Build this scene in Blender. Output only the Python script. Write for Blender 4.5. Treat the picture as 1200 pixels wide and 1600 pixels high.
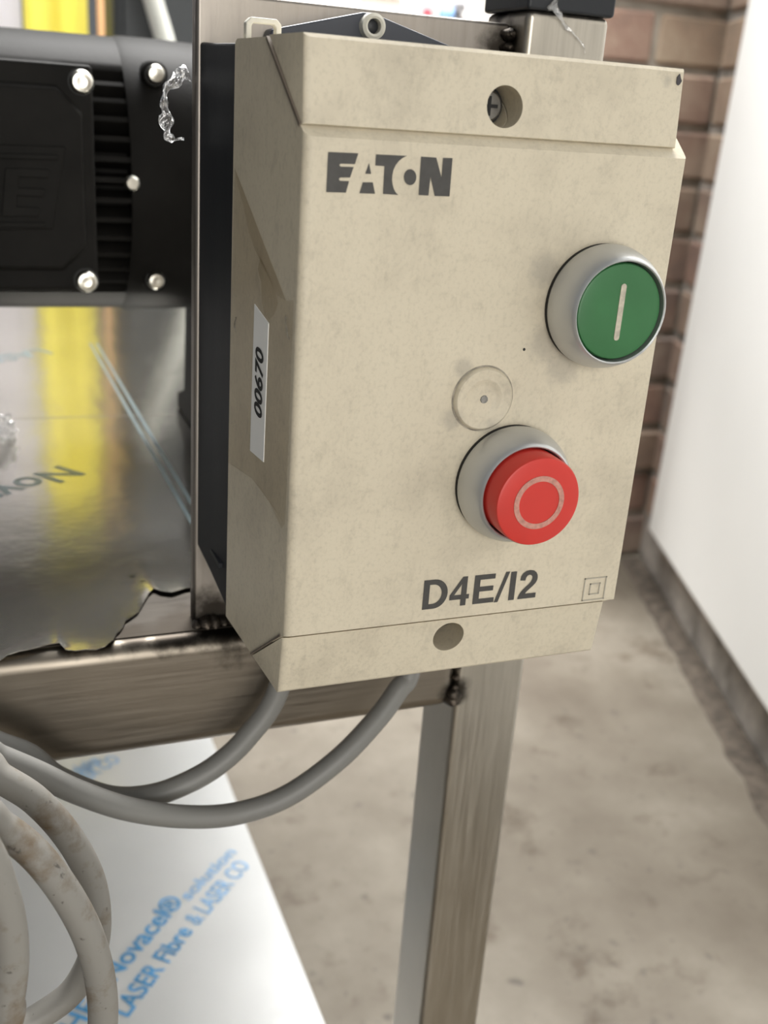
import bpy, bmesh, math, random
from mathutils import Vector, Matrix, noise

# ------------------------------------------------------------------ clear
for o in list(bpy.data.objects):
    bpy.data.objects.remove(o, do_unlink=True)
SC = bpy.context.scene
COL = SC.collection
random.seed(7)

# ------------------------------------------------------------------ camera (solved from the photograph, metres)
# box frame: x along the front of the control box, y away from the viewer, z up; box bottom left front corner = origin
CAM = Vector((-0.07040798, -0.22952689, 0.14689661))
RIGHT = Vector((0.93140226, -0.35747024, 0.0685919))
FWD = Vector((0.35735846, 0.862235, -0.35895089))
UP = Vector((0.06917192, 0.35883957, 0.93083264))
FPX = 1649.24
cd = bpy.data.cameras.new('camera')
cam = bpy.data.objects.new('camera', cd)
COL.objects.link(cam)
m = Matrix.Identity(4)
for i in range(3):
    m[i][0] = RIGHT[i]; m[i][1] = UP[i]; m[i][2] = -FWD[i]; m[i][3] = CAM[i]
cam.matrix_world = m
cd.sensor_fit = 'VERTICAL'; cd.sensor_height = 36.0
cd.lens = FPX / 1600 * 36.0
cd.clip_start = 0.01; cd.clip_end = 60
cd.dof.use_dof = True
cd.dof.focus_distance = 0.275
cd.dof.aperture_fstop = cd.lens / 2.3
SC.camera = cam

# ------------------------------------------------------------------ world, lamps, exposure
SC.view_settings.view_transform = 'Standard'
SC.view_settings.look = 'None'
SC.view_settings.gamma = 1.0
SC.view_settings.use_curve_mapping = False
SC.view_settings.exposure = 0.75
w = bpy.data.worlds.new('overcast_daylight'); SC.world = w; w.use_nodes = True
bg = w.node_tree.nodes['Background']
bg.inputs[0].default_value = (0.90, 0.95, 1.0, 1); bg.inputs[1].default_value = 0.09

def area(name, loc, target, size, power, color=(1, 1, 1), size_y=None):
    l = bpy.data.lights.new(name, 'AREA'); l.energy = power; l.color = color
    l.shape = 'RECTANGLE'; l.size = size; l.size_y = size_y or size
    o = bpy.data.objects.new(name, l); COL.objects.link(o)
    o.location = loc
    o.rotation_euler = (Vector(target) - Vector(loc)).to_track_quat('-Z', 'Y').to_euler()
    return o
area('front_fill', (0.05, -1.80, 0.34), (0.1, 0.1, 0.05), 1.25, 20.5, (1.0, 0.975, 0.92))  # unseen fill lamp added behind the camera to light the box front
area('sheet_fill', (0.30, 0.84, 1.05), (0.72, 0.52, -0.35), 0.8, 11.5, (1.0, 1.0, 0.99)).data.spread = math.radians(130)  # lamp added inside the room to brighten the white sheet and floor
area('yard_daylight', (0.5, 1.85, 1.9), (0.45, 2.0, 0.2), 1.2, 230, (1.0, 0.98, 0.95))

# ------------------------------------------------------------------ helpers
def bp(px, py, axis, val):
    """point seen at photo pixel (px,py) on the real plane axis=val"""
    d = RIGHT * ((px - 600) / FPX) + FWD + UP * ((800 - py) / FPX)
    t = (val - CAM[axis]) / d[axis]
    return CAM + d * t

def empty(name, loc, label, cat, group=None):
    o = bpy.data.objects.new(name, None); COL.objects.link(o); o.location = loc
    o.empty_display_size = 0.02
    o['label'] = label; o['category'] = cat
    if group: o['group'] = group
    return o
def tag(o, label, cat, group=None):
    o['label'] = label; o['category'] = cat
    if group: o['group'] = group
    return o

def link(name, me, mat, parent=None, smooth=False, bevel=0, seg=2, label=None):
    o = bpy.data.objects.new(name, me); COL.objects.link(o)
    if mat and not me.materials: me.materials.append(mat)
    if parent is not None:
        o.parent = parent
        if parent.type == 'EMPTY':            # meshes are built in place: undo the offset of the thing's base
            o.matrix_parent_inverse = Matrix.Translation(-parent.location)
    if smooth:
        for p in me.polygons: p.use_smooth = True
    if bevel:
        b = o.modifiers.new('bevel', 'BEVEL'); b.width = bevel; b.segments = seg; b.limit_method = 'ANGLE'; b.angle_limit = math.radians(40)
        for p in me.polygons: p.use_smooth = True
        wn = o.modifiers.new('wn', 'WEIGHTED_NORMAL')
    if label: o['label'] = label
    return o
def struct(o):
    o['kind'] = 'structure'; return o

def tomesh(bm, name='m'):
    bmesh.ops.recalc_face_normals(bm, faces=bm.faces)
    me = bpy.data.meshes.new(name); bm.to_mesh(me); bm.free(); return me

def bm_box(bm, x0, x1, y0, y1, z0, z1):
    v = [bm.verts.new((x, y, z)) for x in (x0, x1) for y in (y0, y1) for z in (z0, z1)]
    for f in ((0, 1, 3, 2), (4, 6, 7, 5), (0, 4, 5, 1), (2, 3, 7, 6), (0, 2, 6, 4), (1, 5, 7, 3)):
        bm.faces.new([v[i] for i in f])
    return v
def box(name, dims, mat, parent=None, bevel=0, seg=2, label=None):
    bm = bmesh.new(); bm_box(bm, *dims)
    return link(name, tomesh(bm), mat, parent, bevel=bevel, seg=seg, label=label)

def bm_loft(bm, rings, cap=True):
    R = [[bm.verts.new(p) for p in r] for r in rings]
    n = len(R[0])
    for a, b in zip(R, R[1:]):
        for i in range(n):
            bm.faces.new((a[i], a[(i + 1) % n], b[(i + 1) % n], b[i]))
    if cap:
        bm.faces.new(R[0][::-1]); bm.faces.new(R[-1])
    return R
def bm_poly(bm, pts, ext):
    bm_loft(bm, [[Vector(p) for p in pts], [Vector(p) + Vector(ext) for p in pts]])

def lathe(name, prof, center, axis, mat, parent, n=48, label=None, smooth=True):
    """prof: (radius, height) along axis from center"""
    a = Vector(axis).normalized()
    u = a.orthogonal().normalized(); v = a.cross(u)
    bm = bmesh.new(); c = Vector(center)
    rings = []
    for r, h in prof:
        rings.append([c + a * h + (u * math.cos(t) + v * math.sin(t)) * max(r, 1e-6) for t in [2 * math.pi * i / n for i in range(n)]])
    bm_loft(bm, rings)
    bmesh.ops.remove_doubles(bm, verts=bm.verts, dist=2e-6)
    o = link(name, tomesh(bm), mat, parent, label=label)
    if smooth: shade(o, 35)
    return o
def shade(o, ang=35):
    me = o.data
    for p in me.polygons: p.use_smooth = True
    bm = bmesh.new(); bm.from_mesh(me)
    for e in bm.edges:
        if len(e.link_faces) == 2 and e.calc_face_angle(0) > math.radians(ang): e.smooth = False
    bm.to_mesh(me); bm.free()

def cr(pts, k=8):
    P = [Vector(p) for p in pts]; P = [2 * P[0] - P[1]] + P + [2 * P[-1] - P[-2]]
    out = []
    for i in range(1, len(P) - 2):
        for j in range(k):
            t = j / k; a, b, c, d = P[i - 1:i + 3]
            out.append(0.5 * ((2 * b) + (c - a) * t + (2 * a - 5 * b + 4 * c - d) * t * t + (3 * b - a - 3 * c + d) * t ** 3))
    out.append(P[-2]); return out
def tube_mesh(pts, r, n=20, k=8):
    path = cr(pts, k); rings = []
    nrm = None
    for i, p in enumerate(path):
        t = (path[min(i + 1, len(path) - 1)] - path[max(i - 1, 0)]).normalized()
        if nrm is None: nrm = t.orthogonal().normalized()
        nrm = (nrm - t * nrm.dot(t)).normalized(); b = t.cross(nrm)
        rr = r[i * (len(r) - 1) // (len(path) - 1)] if isinstance(r, list) else r
        rings.append([p + (nrm * math.cos(2 * math.pi * j / n) + b * math.sin(2 * math.pi * j / n)) * rr for j in range(n)])
    bm = bmesh.new(); bm_loft(bm, rings)
    return tomesh(bm)
def tube(name, pts, r, mat, parent=None, n=20, k=8, label=None):
    o = link(name, tube_mesh(pts, r, n, k), mat, parent, label=label); shade(o, 50); return o

def ribbon_mesh(path, width, thick=0.00012, crumple=0.0, k=6, seed=0, side=None):
    """thin strip of plastic following path; width list"""
    P = cr(path, k); n = 4; rings = []
    for i, p in enumerate(P):
        t = (P[min(i + 1, len(P) - 1)] - P[max(i - 1, 0)]).normalized()
        s = side if side else Vector((0, -1, 0))
        d = t.cross(s).normalized()
        wv = width[min(int(i / (len(P) - 1) * (len(width) - 1) + 0.5), len(width) - 1)]
        row = []
        for j in range(n + 1):
            q = p + d * wv * (j / n - 0.5)
            q = q + s * (crumple * noise.noise(q * 420 + Vector((seed, 0, 0)))) + d * (crumple * 0.8 * noise.noise(q * 300 + Vector((0, seed, 5))))
            row.append(q)
        rings.append(row)
    bm = bmesh.new()
    V = [[bm.verts.new(q) for q in r] for r in rings]
    for a, b in zip(V, V[1:]):
        for j in range(n): bm.faces.new((a[j], a[j + 1], b[j + 1], b[j]))
    bmesh.ops.solidify(bm, geom=bm.faces[:], thickness=thick)
    return tomesh(bm)

def cut(o, cutters):
    """subtract lathe cutters from a mesh object and bake the result"""
    for c in cutters:
        md = o.modifiers.new('cut', 'BOOLEAN'); md.object = c; md.operation = 'DIFFERENCE'; md.solver = 'EXACT'
    dg = bpy.context.evaluated_depsgraph_get()
    me = bpy.data.meshes.new_from_object(o.evaluated_get(dg))
    for md in list(o.modifiers): o.modifiers.remove(md)
    o.data = me
    for c in cutters: bpy.data.objects.remove(c, do_unlink=True)

def text_mesh(s, origin, udir, vdir, width, height, bold=0.0, lift=None, shear=0.0, thick=0.00006):
    """lettering: baseline start, reading direction, glyph-up direction, overall width and cap height (metres)"""
    cu = bpy.data.curves.new('t', 'FONT'); cu.body = s; cu.size = 1; cu.offset = bold; cu.resolution_u = 4; cu.shear = shear
    o = bpy.data.objects.new('t', cu); COL.objects.link(o)
    dg = bpy.context.evaluated_depsgraph_get(); dg.update()
    me = bpy.data.meshes.new_from_object(o.evaluated_get(dg))
    bpy.data.objects.remove(o, do_unlink=True)
    xs = [v.co.x for v in me.vertices]; x0, x1 = min(xs), max(xs)
    u = Vector(udir).normalized(); v = Vector(vdir).normalized(); nrm = u.cross(v)
    sx = width / (x1 - x0); sy = height / 0.70
    for vt in me.vertices:
        vt.co = Vector(origin) + u * ((vt.co.x - x0) * sx) + v * (vt.co.y * sy) + nrm * thick
    me.materials.clear()
    return me

# ------------------------------------------------------------------ materials
def mat(name):
    M_ = bpy.data.materials.new(name); M_.use_nodes = True
    nt = M_.node_tree; b = nt.nodes['Principled BSDF']
    return M_, nt, b
def nd(nt, t, **kw):
    n_ = nt.nodes.new(t)
    for k_, v_ in kw.items():
        if k_ in n_.inputs: n_.inputs[k_].default_value = v_
        else: setattr(n_, k_, v_)
    return n_
def coords(nt, scale=(1, 1, 1), kind='Object'):
    tc = nd(nt, 'ShaderNodeTexCoord'); mp = nd(nt, 'ShaderNodeMapping'); mp.inputs['Scale'].default_value = scale
    nt.links.new(tc.outputs[kind], mp.inputs[0]); return mp.outputs[0]
def noi(nt, vec, scale, detail=4, rough=0.55):
    n_ = nd(nt, 'ShaderNodeTexNoise', Scale=scale, Detail=detail, Roughness=rough); nt.links.new(vec, n_.inputs['Vector']); return n_.outputs['Fac']
def ramp(nt, fac, stops):
    r = nd(nt, 'ShaderNodeValToRGB'); e = r.color_ramp.elements
    e[0].position, e[0].color = stops[0][0], (*stops[0][1], 1)
    e[1].position, e[1].color = stops[-1][0], (*stops[-1][1], 1)
    for p, c in stops[1:-1]:
        q = e.new(p); q.color = (*c, 1)
    nt.links.new(fac, r.inputs[0]); return r.outputs[0]
def g(v): return (v, v, v)
def mix(nt, fac, a, b, mode='MIX'):
    n_ = nd(nt, 'ShaderNodeMix'); n_.data_type = 'RGBA'; n_.blend_type = mode
    for s, v in ((0, fac), (6, a), (7, b)):
        if isinstance(v, (int, float)): n_.inputs[s].default_value = v
        elif isinstance(v, tuple): n_.inputs[s].default_value = (*v, 1)
        else: nt.links.new(v, n_.inputs[s])
    return n_.outputs[2]
def bump(nt, b, h, strength, dist):
    n_ = nd(nt, 'ShaderNodeBump', Strength=strength, Distance=dist); nt.links.new(h, n_.inputs['Height']); nt.links.new(n_.outputs[0], b.inputs['Normal'])
def spots(nt, col, pts, dark, strength=1.0, nscale=180):
    """burnt or grubby marks, painted shade and dark reflection: (centre, radius) in scene metres, broken up by noise"""
    geo = nd(nt, 'ShaderNodeNewGeometry'); n_ = noi(nt, geo.outputs['Position'], nscale, 4, 0.6)
    for c_, r_ in pts:
        ds = nd(nt, 'ShaderNodeVectorMath', operation='DISTANCE'); nt.links.new(geo.outputs['Position'], ds.inputs[0]); ds.inputs[1].default_value = c_
        ad = nd(nt, 'ShaderNodeMath', operation='MULTIPLY_ADD'); nt.links.new(n_, ad.inputs[0]); ad.inputs[1].default_value = r_ * 0.9; nt.links.new(ds.outputs['Value'], ad.inputs[2])
        mr = nd(nt, 'ShaderNodeMapRange'); mr.interpolation_type = 'SMOOTHSTEP'
        nt.links.new(ad.outputs[0], mr.inputs['Value']); mr.inputs['From Min'].default_value = r_ * 0.75; mr.inputs['From Max'].default_value = r_ * 1.45
        mr.inputs['To Min'].default_value = strength; mr.inputs['To Max'].default_value = 0
        col = mix(nt, mr.outputs[0], col, dark)
    return col
def plain(name, color, rough=0.5, metal=0.0, bumpy=None, var=0.0, vs=60, coat=0):
    M_, nt, b = mat(name)
    b.inputs['Roughness'].default_value = rough; b.inputs['Metallic'].default_value = metal
    b.inputs['Coat Weight'].default_value = coat
    v = coords(nt)
    f_ = noi(nt, v, vs, 5)
    lo = tuple(c * (1 - var) for c in color); hi = tuple(min(1, c * (1 + var)) for c in color)
    nt.links.new(ramp(nt, f_, [(0.3, lo), (0.7, hi)]), b.inputs['Base Color'])
    if bumpy: bump(nt, b, noi(nt, v, bumpy[0], 3), bumpy[1], bumpy[2])
    return M_

def cover_plastic():
    M_, nt, b = mat('beige_grey_plastic')
    v = coords(nt)
    big = noi(nt, v, 28, 6, 0.65)
    fine = noi(nt, v, 900, 3, 0.6)
    mid = noi(nt, coords(nt, (1, 1, 0.6)), 230, 4, 0.7)
    c1 = ramp(nt, big, [(0.3, (0.50, 0.445, 0.345)), (0.5, (0.615, 0.55, 0.425)), (0.75, (0.65, 0.585, 0.455))])
    c2 = ramp(nt, mid, [(0.30, g(0.70)), (0.46, g(1.0))])
    c3 = ramp(nt, fine, [(0.28, g(0.78)), (0.5, g(1.0))])
    c = mix(nt, 0.42, c1, c2, 'MULTIPLY'); c = mix(nt, 0.5, c, c3, 'MULTIPLY')
    c = spots(nt, c, [((0.0655, 0, 0.094), 0.007), ((0.071, 0, 0.0875), 0.0065), ((0.0625, 0, 0.112), 0.006), ((0.041, 0, 0.075), 0.004), ((0.043, 0, 0.088), 0.0035), ((0.052, 0, 0.0725), 0.004), ((0.0915, 0.002, 0.1570), 0.0022)], (0.30, 0.275, 0.235), 0.45, 420)  # grubby smears, with the green button's soft shadow painted in at its upper left
    nt.links.new(c, b.inputs['Base Color'])
    b.inputs['Roughness'].default_value = 0.55
    bump(nt, b, noi(nt, v, 1100, 2), 0.16, 0.0004)
    return M_
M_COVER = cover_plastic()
M_SEAM = plain('seam_dark', (0.16, 0.13, 0.10), 0.8)
M_BLACK = plain('black_base_plastic', (0.020, 0.022, 0.026), 0.42, bumpy=(500, 0.1, 0.0003))
M_LUG = plain('blue_black_plastic', (0.035, 0.04, 0.055), 0.5)
M_PRINT = plain('dark_grey_ink', (0.055, 0.052, 0.048), 0.6, var=0.15, vs=400)
M_BEZEL = plain('satin_silver_bezel', (0.55, 0.56, 0.56), 0.34, 0.65, bumpy=(1200, 0.06, 0.0002))
M_GASKET = plain('black_gasket', (0.012, 0.012, 0.012), 0.7)
M_GREEN = plain('green_button_plastic', (0.032, 0.150, 0.048), 0.42, var=0.08, vs=80)
M_RED = plain('red_button_plastic', (0.60, 0.035, 0.025), 0.40, var=0.06, vs=80)
M_MARK = plain('grey_beige_inlay', (0.52, 0.47, 0.38), 0.6, var=0.2, vs=700)
M_REDMARK = plain('worn_pink_inlay', (0.52, 0.25, 0.20), 0.6, var=0.25, vs=700)
M_LABEL = plain('white_label_paper', (0.93, 0.93, 0.91), 0.35)
M_INK = plain('black_ink', (0.012, 0.012, 0.012), 0.6)
M_LOOP = plain('light_grey_plastic', (0.60, 0.585, 0.52), 0.5, var=0.06)
M_SCREW = plain('dull_zinc_screw', (0.30, 0.29, 0.27), 0.38, 0.9, var=0.2, vs=500)
M_BOLT = plain('nickel_bolt', (0.66, 0.64, 0.57), 0.28, 1.0, var=0.1, vs=300)
M_MOTOR = plain('black_motor_paint', (0.0105, 0.0099, 0.0090), 0.55, bumpy=(350, 0.12, 0.0005), var=0.25, vs=40)
M_MOTOR.node_tree.nodes['Principled BSDF'].inputs['Specular IOR Level'].default_value = 0.055
M_BLACK.node_tree.nodes['Principled BSDF'].inputs['Specular IOR Level'].default_value = 0.3
M_CHIP = plain('chipped_dark', (0.06, 0.055, 0.06), 0.7)

def steel(name, lo, hi, rough=(0.28, 0.42), grain=(40, 40, 900), burnt=()):  # burnt: scorch points and points that paint in a dark reflection
    M_, nt, b = mat(name)
    b.inputs['Metallic'].default_value = 1.0
    v = coords(nt, grain); f1 = noi(nt, v, 1.0, 4, 0.6)
    f2 = noi(nt, coords(nt), 14, 5, 0.6)
    c = mix(nt, 0.5, ramp(nt, f1, [(0.3, lo), (0.7, hi)]), ramp(nt, f2, [(0.3, lo), (0.7, hi)]))
    c = spots(nt, c, burnt, (0.032, 0.027, 0.022), 0.96)  # scorch marks, plus the dark reflection painted on rail and tray
    nt.links.new(c, b.inputs['Base Color'])
    nt.links.new(ramp(nt, f1, [(0.3, g(rough[0])), (0.7, g(rough[1]))]), b.inputs['Roughness'])
    bump(nt, b, f1, 0.08, 0.0003)
    return M_
M_STEEL_V = steel('brushed_steel_upright', (0.41, 0.375, 0.32), (0.55, 0.51, 0.445), (0.30, 0.46), (900, 900, 30), [((0.088, 0.0716, -0.052), 0.0075), ((0.088, 0.082, 0.168), 0.008), ((0.088, 0.090, 0.176), 0.006)])
BURN_AND_DARK_REFLECTION = [((0.005, 0.079, -0.018), 0.016), ((-0.006, 0.085, -0.018), 0.014), ((0.020, 0.078, -0.018), 0.014), ((-0.014, 0.079, -0.018), 0.011), ((-0.028, 0.080, -0.018), 0.010), ((-0.040, 0.080, -0.018), 0.008), ((0.086, 0.0716, -0.052), 0.006)]  # weld scorch; the far left points paint in a dark reflection
BURN_AND_DARK_REFLECTION += [((-0.046 + 0.010 * i, 0.0775, -0.0178), 0.0075 if i < 3 else 0.0095) for i in range(8)]  # row of dark colour standing in for a dark reflection along the rail top
M_STEEL_H = steel('brushed_steel_rail', (0.235, 0.205, 0.168), (0.315, 0.278, 0.23), (0.34, 0.46), (25, 700, 700), BURN_AND_DARK_REFLECTION)
M_TRAY = steel('dull_tray_steel', (0.035, 0.031, 0.027), (0.06, 0.054, 0.047), (0.42, 0.58), (60, 300, 300), BURN_AND_DARK_REFLECTION)
M_PLATE = steel('mill_scale_plate', (0.26, 0.235, 0.21), (0.40, 0.365, 0.33), (0.36, 0.55), (500, 500, 40), [((0.0, 0.082, -0.016), 0.014), ((0.086, 0.082, 0.165), 0.010)])
M_WELD = plain('burnt_weld', (0.075, 0.062, 0.05), 0.40, 0.9, bumpy=(900, 0.6, 0.0008), var=0.6, vs=300)
M_SOOT = plain('weld_soot', (0.03, 0.026, 0.022), 0.7, 0.2, var=0.4, vs=200)

def film_over_steel():
    M_, nt, b = mat('wrinkled_film_over_steel')
    v = coords(nt)
    n1 = noi(nt, coords(nt, (16, 6, 1)), 1.0, 3, 0.5)
    n2 = noi(nt, v, 120, 3, 0.55)
    c = ramp(nt, noi(nt, v, 9, 4), [(0.3, (0.44, 0.42, 0.375)), (0.7, (0.56, 0.54, 0.49))])
    burn = [(bp(px, py, 2, -0.017), r_) for px, py, r_ in ((196, 992, .0032), (214, 970, .0045), (236, 948, .0050), (256, 938, .004), (206, 900, .0016), (222, 908, .0012), (60, 1024, .002), (140, 1026, .0025))]
    c = spots(nt, c, burn, (0.02, 0.018, 0.015), 0.95, 260)
    nt.links.new(c, b.inputs['Base Color'])
    b.inputs['Metallic'].default_value = 0.95; b.inputs['Roughness'].default_value = 0.16
    b.inputs['Coat Weight'].default_value = 0.3; b.inputs['Coat Roughness'].default_value = 0.1
    h = nd(nt, 'ShaderNodeMath', operation='MULTIPLY_ADD'); nt.links.new(n2, h.inputs[0]); h.inputs[1].default_value = 0.06; nt.links.new(n1, h.inputs[2])
    bump(nt, b, h.outputs[0], 0.22, 0.004)
    return M_
M_FILM = film_over_steel()
def shelf_film():
    M_, nt, b = mat('white_film_over_shelf')
    v = coords(nt)
    nt.links.new(ramp(nt, noi(nt, v, 7, 4), [(0.3, (0.64, 0.65, 0.65)), (0.7, (0.73, 0.74, 0.74))]), b.inputs['Base Color'])
    b.inputs['Roughness'].default_value = 0.34; b.inputs['Metallic'].default_value = 0.05
    b.inputs['Coat Weight'].default_value = 0.5; b.inputs['Coat Roughness'].default_value = 0.12
    bump(nt, b, noi(nt, v, 16, 3, 0.5), 0.25, 0.006)
    return M_
M_SHELF = shelf_film()
M_BLUE = plain('blue_film_print', (0.10, 0.36, 0.68), 0.4, var=0.3, vs=120)
M_BLUE_FAINT = plain('faint_blue_film_print', (0.27, 0.48, 0.74), 0.4, var=0.25, vs=120)
M_TRAYBLUE = plain('grey_blue_film_print', (0.24, 0.31, 0.335), 0.3, 0.6, var=0.15, vs=90)

def clear_film(name, tint, fac, rough=0.08, bumps=(300, 0.5)):
    M_, nt, b = mat(name)
    out = nt.nodes['Material Output']
    tr = nd(nt, 'ShaderNodeBsdfTransparent'); tr.inputs[0].default_value = (*tint, 1)
    gl = nd(nt, 'ShaderNodeBsdfGlossy'); gl.inputs['Roughness'].default_value = rough; gl.inputs[0].default_value = (0.9, 0.9, 0.9, 1)
    bu = nd(nt, 'ShaderNodeBump', Strength=bumps[1], Distance=0.001); nt.links.new(noi(nt, coords(nt), bumps[0], 3), bu.inputs['Height']); nt.links.new(bu.outputs[0], gl.inputs['Normal'])
    mx = nd(nt, 'ShaderNodeMixShader'); mx.inputs[0].default_value = fac
    nt.links.new(tr.outputs[0], mx.inputs[1]); nt.links.new(gl.outputs[0], mx.inputs[2]); nt.links.new(mx.outputs[0], out.inputs[0])
    return M_
M_TAPE = clear_film('clear_packing_tape', (0.925, 0.905, 0.87), 0.06, 0.22, (120, 0.25))
M_SCRAP = clear_film('crumpled_clear_film', (0.86, 0.86, 0.86), 0.40, 0.25, (500, 1.0))

def cable_mat(name, base, stain, amount, specks=True):
    M_, nt, b = mat(name)
    v = coords(nt)
    s = ramp(nt, noi(nt, v, 55, 6, 0.65), [(amount, g(0)), (amount + 0.16, g(1))])
    sp = ramp(nt, noi(nt, v, 260, 4, 0.6), [(0.64, g(0)), (0.70, g(1))])
    c = mix(nt, s, base, stain); c = mix(nt, sp, c, (0.09, 0.08, 0.07)) if specks else c
    nt.links.new(c, b.inputs['Base Color']); b.inputs['Roughness'].default_value = 0.48
    bump(nt, b, noi(nt, v, 400, 3), 0.1, 0.0003)
    return M_
M_CABLE = cable_mat('clean_grey_cable', (0.19, 0.187, 0.176), (0.17, 0.166, 0.157), 0.6, False)
M_CABLE_COIL = cable_mat('stained_grey_cable', (0.235, 0.225, 0.205), (0.135, 0.095, 0.056), 0.50)

def concrete():
    M_, nt, b = mat('stained_concrete')
    v = coords(nt)
    a = noi(nt, v, 5, 7, 0.62); c_ = noi(nt, v, 17, 5, 0.65); d = noi(nt, v, 60, 4, 0.6)
    base = ramp(nt, a, [(0.30, (0.105, 0.085, 0.062)), (0.5, (0.155, 0.133, 0.102)), (0.72, (0.235, 0.210, 0.170))])
    st = ramp(nt, c_, [(0.30, (0.45, 0.37, 0.30)), (0.43, g(1.0))])
    st2 = ramp(nt, d, [(0.27, g(0.5)), (0.38, g(1.0)), (0.68, g(1.0)), (0.78, g(1.25))])
    c = mix(nt, 0.75, base, st, 'MULTIPLY'); c = mix(nt, 0.7, c, st2, 'MULTIPLY')
    pits = ramp(nt, noi(nt, v, 48, 1.2, 0.45), [(0.20, g(0.35)), (0.31, g(1.0))]); c = mix(nt, 0.75, c, pits, 'MULTIPLY')
    nt.links.new(c, b.inputs['Base Color'])
    b.inputs['Roughness'].default_value = 0.62
    bump(nt, b, c_, 0.15, 0.004)
    return M_
M_CONC = concrete()
def brick_mat():
    M_, nt, b = mat('weathered_brick')
    oi = nd(nt, 'ShaderNodeObjectInfo'); v = coords(nt)
    add = nd(nt, 'ShaderNodeVectorMath', operation='ADD'); nt.links.new(v, add.inputs[0])
    sc = nd(nt, 'ShaderNodeVectorMath', operation='SCALE'); nt.links.new(oi.outputs['Location'], sc.inputs[0]); sc.inputs['Scale'].default_value = 7.3
    nt.links.new(sc.outputs[0], add.inputs[1])
    n1 = noi(nt, add.outputs[0], 13, 4, 0.6)
    c1 = ramp(nt, oi.outputs['Random'], [(0.0, (0.285, 0.165, 0.125)), (0.3, (0.235, 0.18, 0.145)), (0.55, (0.33, 0.255, 0.175)), (0.8, (0.195, 0.165, 0.145)), (1.0, (0.30, 0.17, 0.12))])
    c2 = ramp(nt, n1, [(0.32, (0.12, 0.10, 0.09)), (0.5, (0.27, 0.18, 0.135)), (0.68, (0.43, 0.34, 0.255))])
    nt.links.new(mix(nt, 0.5, c1, c2), b.inputs['Base Color']); b.inputs['Roughness'].default_value = 0.85
    bump(nt, b, noi(nt, v, 160, 4), 0.5, 0.003)
    return M_
M_BRICK = brick_mat()
M_MORTAR = plain('grey_mortar', (0.31, 0.275, 0.23), 0.9, bumpy=(150, 0.4, 0.003), var=0.25, vs=30)
M_PLINTH = plain('dirty_grey_render', (0.33, 0.30, 0.265), 0.8, bumpy=(60, 0.5, 0.005), var=0.6, vs=15)
M_PANEL = plain('white_hygienic_sheet', (0.90, 0.90, 0.88), 0.42, var=0.02, vs=4)
M_EDGE = plain('dull_edge_strip', (0.20, 0.18, 0.15), 0.6)

# ================================================================== SETTING
FZ = -0.50
K = bp(992, 867, 2, FZ)                       # corner where the two walls meet the floor
WY = K.y
DIR = Vector((0.348, 0.9375, 0)).normalized(); NRM = Vector((-DIR.y, DIR.x, 0))
struct(box('floor', (-4, 4, -4, 6, FZ - 0.08, FZ), M_CONC))

# brick pier behind (single bricks in a mortar bed)
DOOR_X = 0.70
wb = struct(box('wall_back', (DOOR_X + 0.004, K.x + 0.25, WY + 0.006, WY + 0.24, FZ, 1.15), M_MORTAR))
def brick_mesh(L, seed):
    rnd = random.Random(seed); bm = bmesh.new()
    bm_box(bm, 0, L, 0, 0.1, 0, 0.0618)
    for v in bm.verts: v.co += Vector((rnd.uniform(-1, 1) * .0015, rnd.uniform(-1, 1) * .001, rnd.uniform(-1, 1) * .0015))
    bmesh.ops.bevel(bm, geom=bm.edges[:], offset=0.004, segments=1, affect='EDGES')
    me = tomesh(bm, 'brick'); me.materials.append(M_BRICK); return me
BH = [brick_mesh(0.102, s) for s in range(3)]; BS = [brick_mesh(0.214, s + 9) for s in range(3)]
zc = FZ + 0.004
row = 0
while zc < 0.56:
    x = DOOR_X; k = row % 2
    while x < K.x + 0.02:
        hd = (k % 2 == 0)
        L = 0.102 if hd else 0.214
        o = bpy.data.objects.new('brick', random.choice(BH if hd else BS)); COL.objects.link(o)
        o.parent = wb
        o.location = (x, WY + random.uniform(-0.003, 0.003), zc)
        x += L + 0.010; k += 1
    zc += 0.0718; row += 1
# unseen dark upper wall added to darken the tray reflection, and the wall left of the doorway
struct(box('wall_back', (-2.4, DOOR_X, WY, WY + 0.2, 0.52, 1.15), plain('reflection_darkener', (0.05, 0.05, 0.052), 0.7)))  # added unseen upper wall, darkens the tray reflection
struct(box('wall_left', (-2.4, -0.50, WY, WY + 0.2, FZ, 0.52), plain('grey_wall_paint', (0.20, 0.20, 0.20), 0.7)))

# right wall and its white sheet
def slab(name, s0, s1, off0, off1, z0, z1, m_, parent=None, bevel=0, origin=None):
    o0 = origin or K
    bm = bmesh.new(); pts = []
    for s, o_ in ((s0, off0), (s1, off0), (s1, off1), (s0, off1)):
        p = Vector((o0.x, o0.y, 0)) + DIR * s + NRM * o_; pts.append((p.x, p.y, z0))
    bm_poly(bm, pts, (0, 0, z1 - z0)); return link(name, tomesh(bm), m_, parent, bevel=bevel)
wr = struct(slab('wall_right', -2.22, 0.02, -0.16, -0.007, FZ, 1.15, M_PLINTH))
zc = FZ + 0.004 + 0.0718; row = 0
rot = Matrix((( -DIR.x, -NRM.x, 0), (-DIR.y, -NRM.y, 0), (0, 0, 1)))
while zc < 0.56:
    s_ = -0.004
    for L, pool in ((0.102, BH), (0.214, BS)) if row % 2 else ((0.214, BS), (0.102, BH)):
        o = bpy.data.objects.new('brick', random.choice(pool)); COL.objects.link(o); o.parent = wr
        p_ = K + DIR * s_ - NRM * (0.0015 + random.uniform(0, 0.002))
        o.matrix_world = Matrix.Translation((p_.x, p_.y, zc)) @ rot.to_4x4()
        s_ -= L + 0.010
    zc += 0.0718; row += 1
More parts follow.
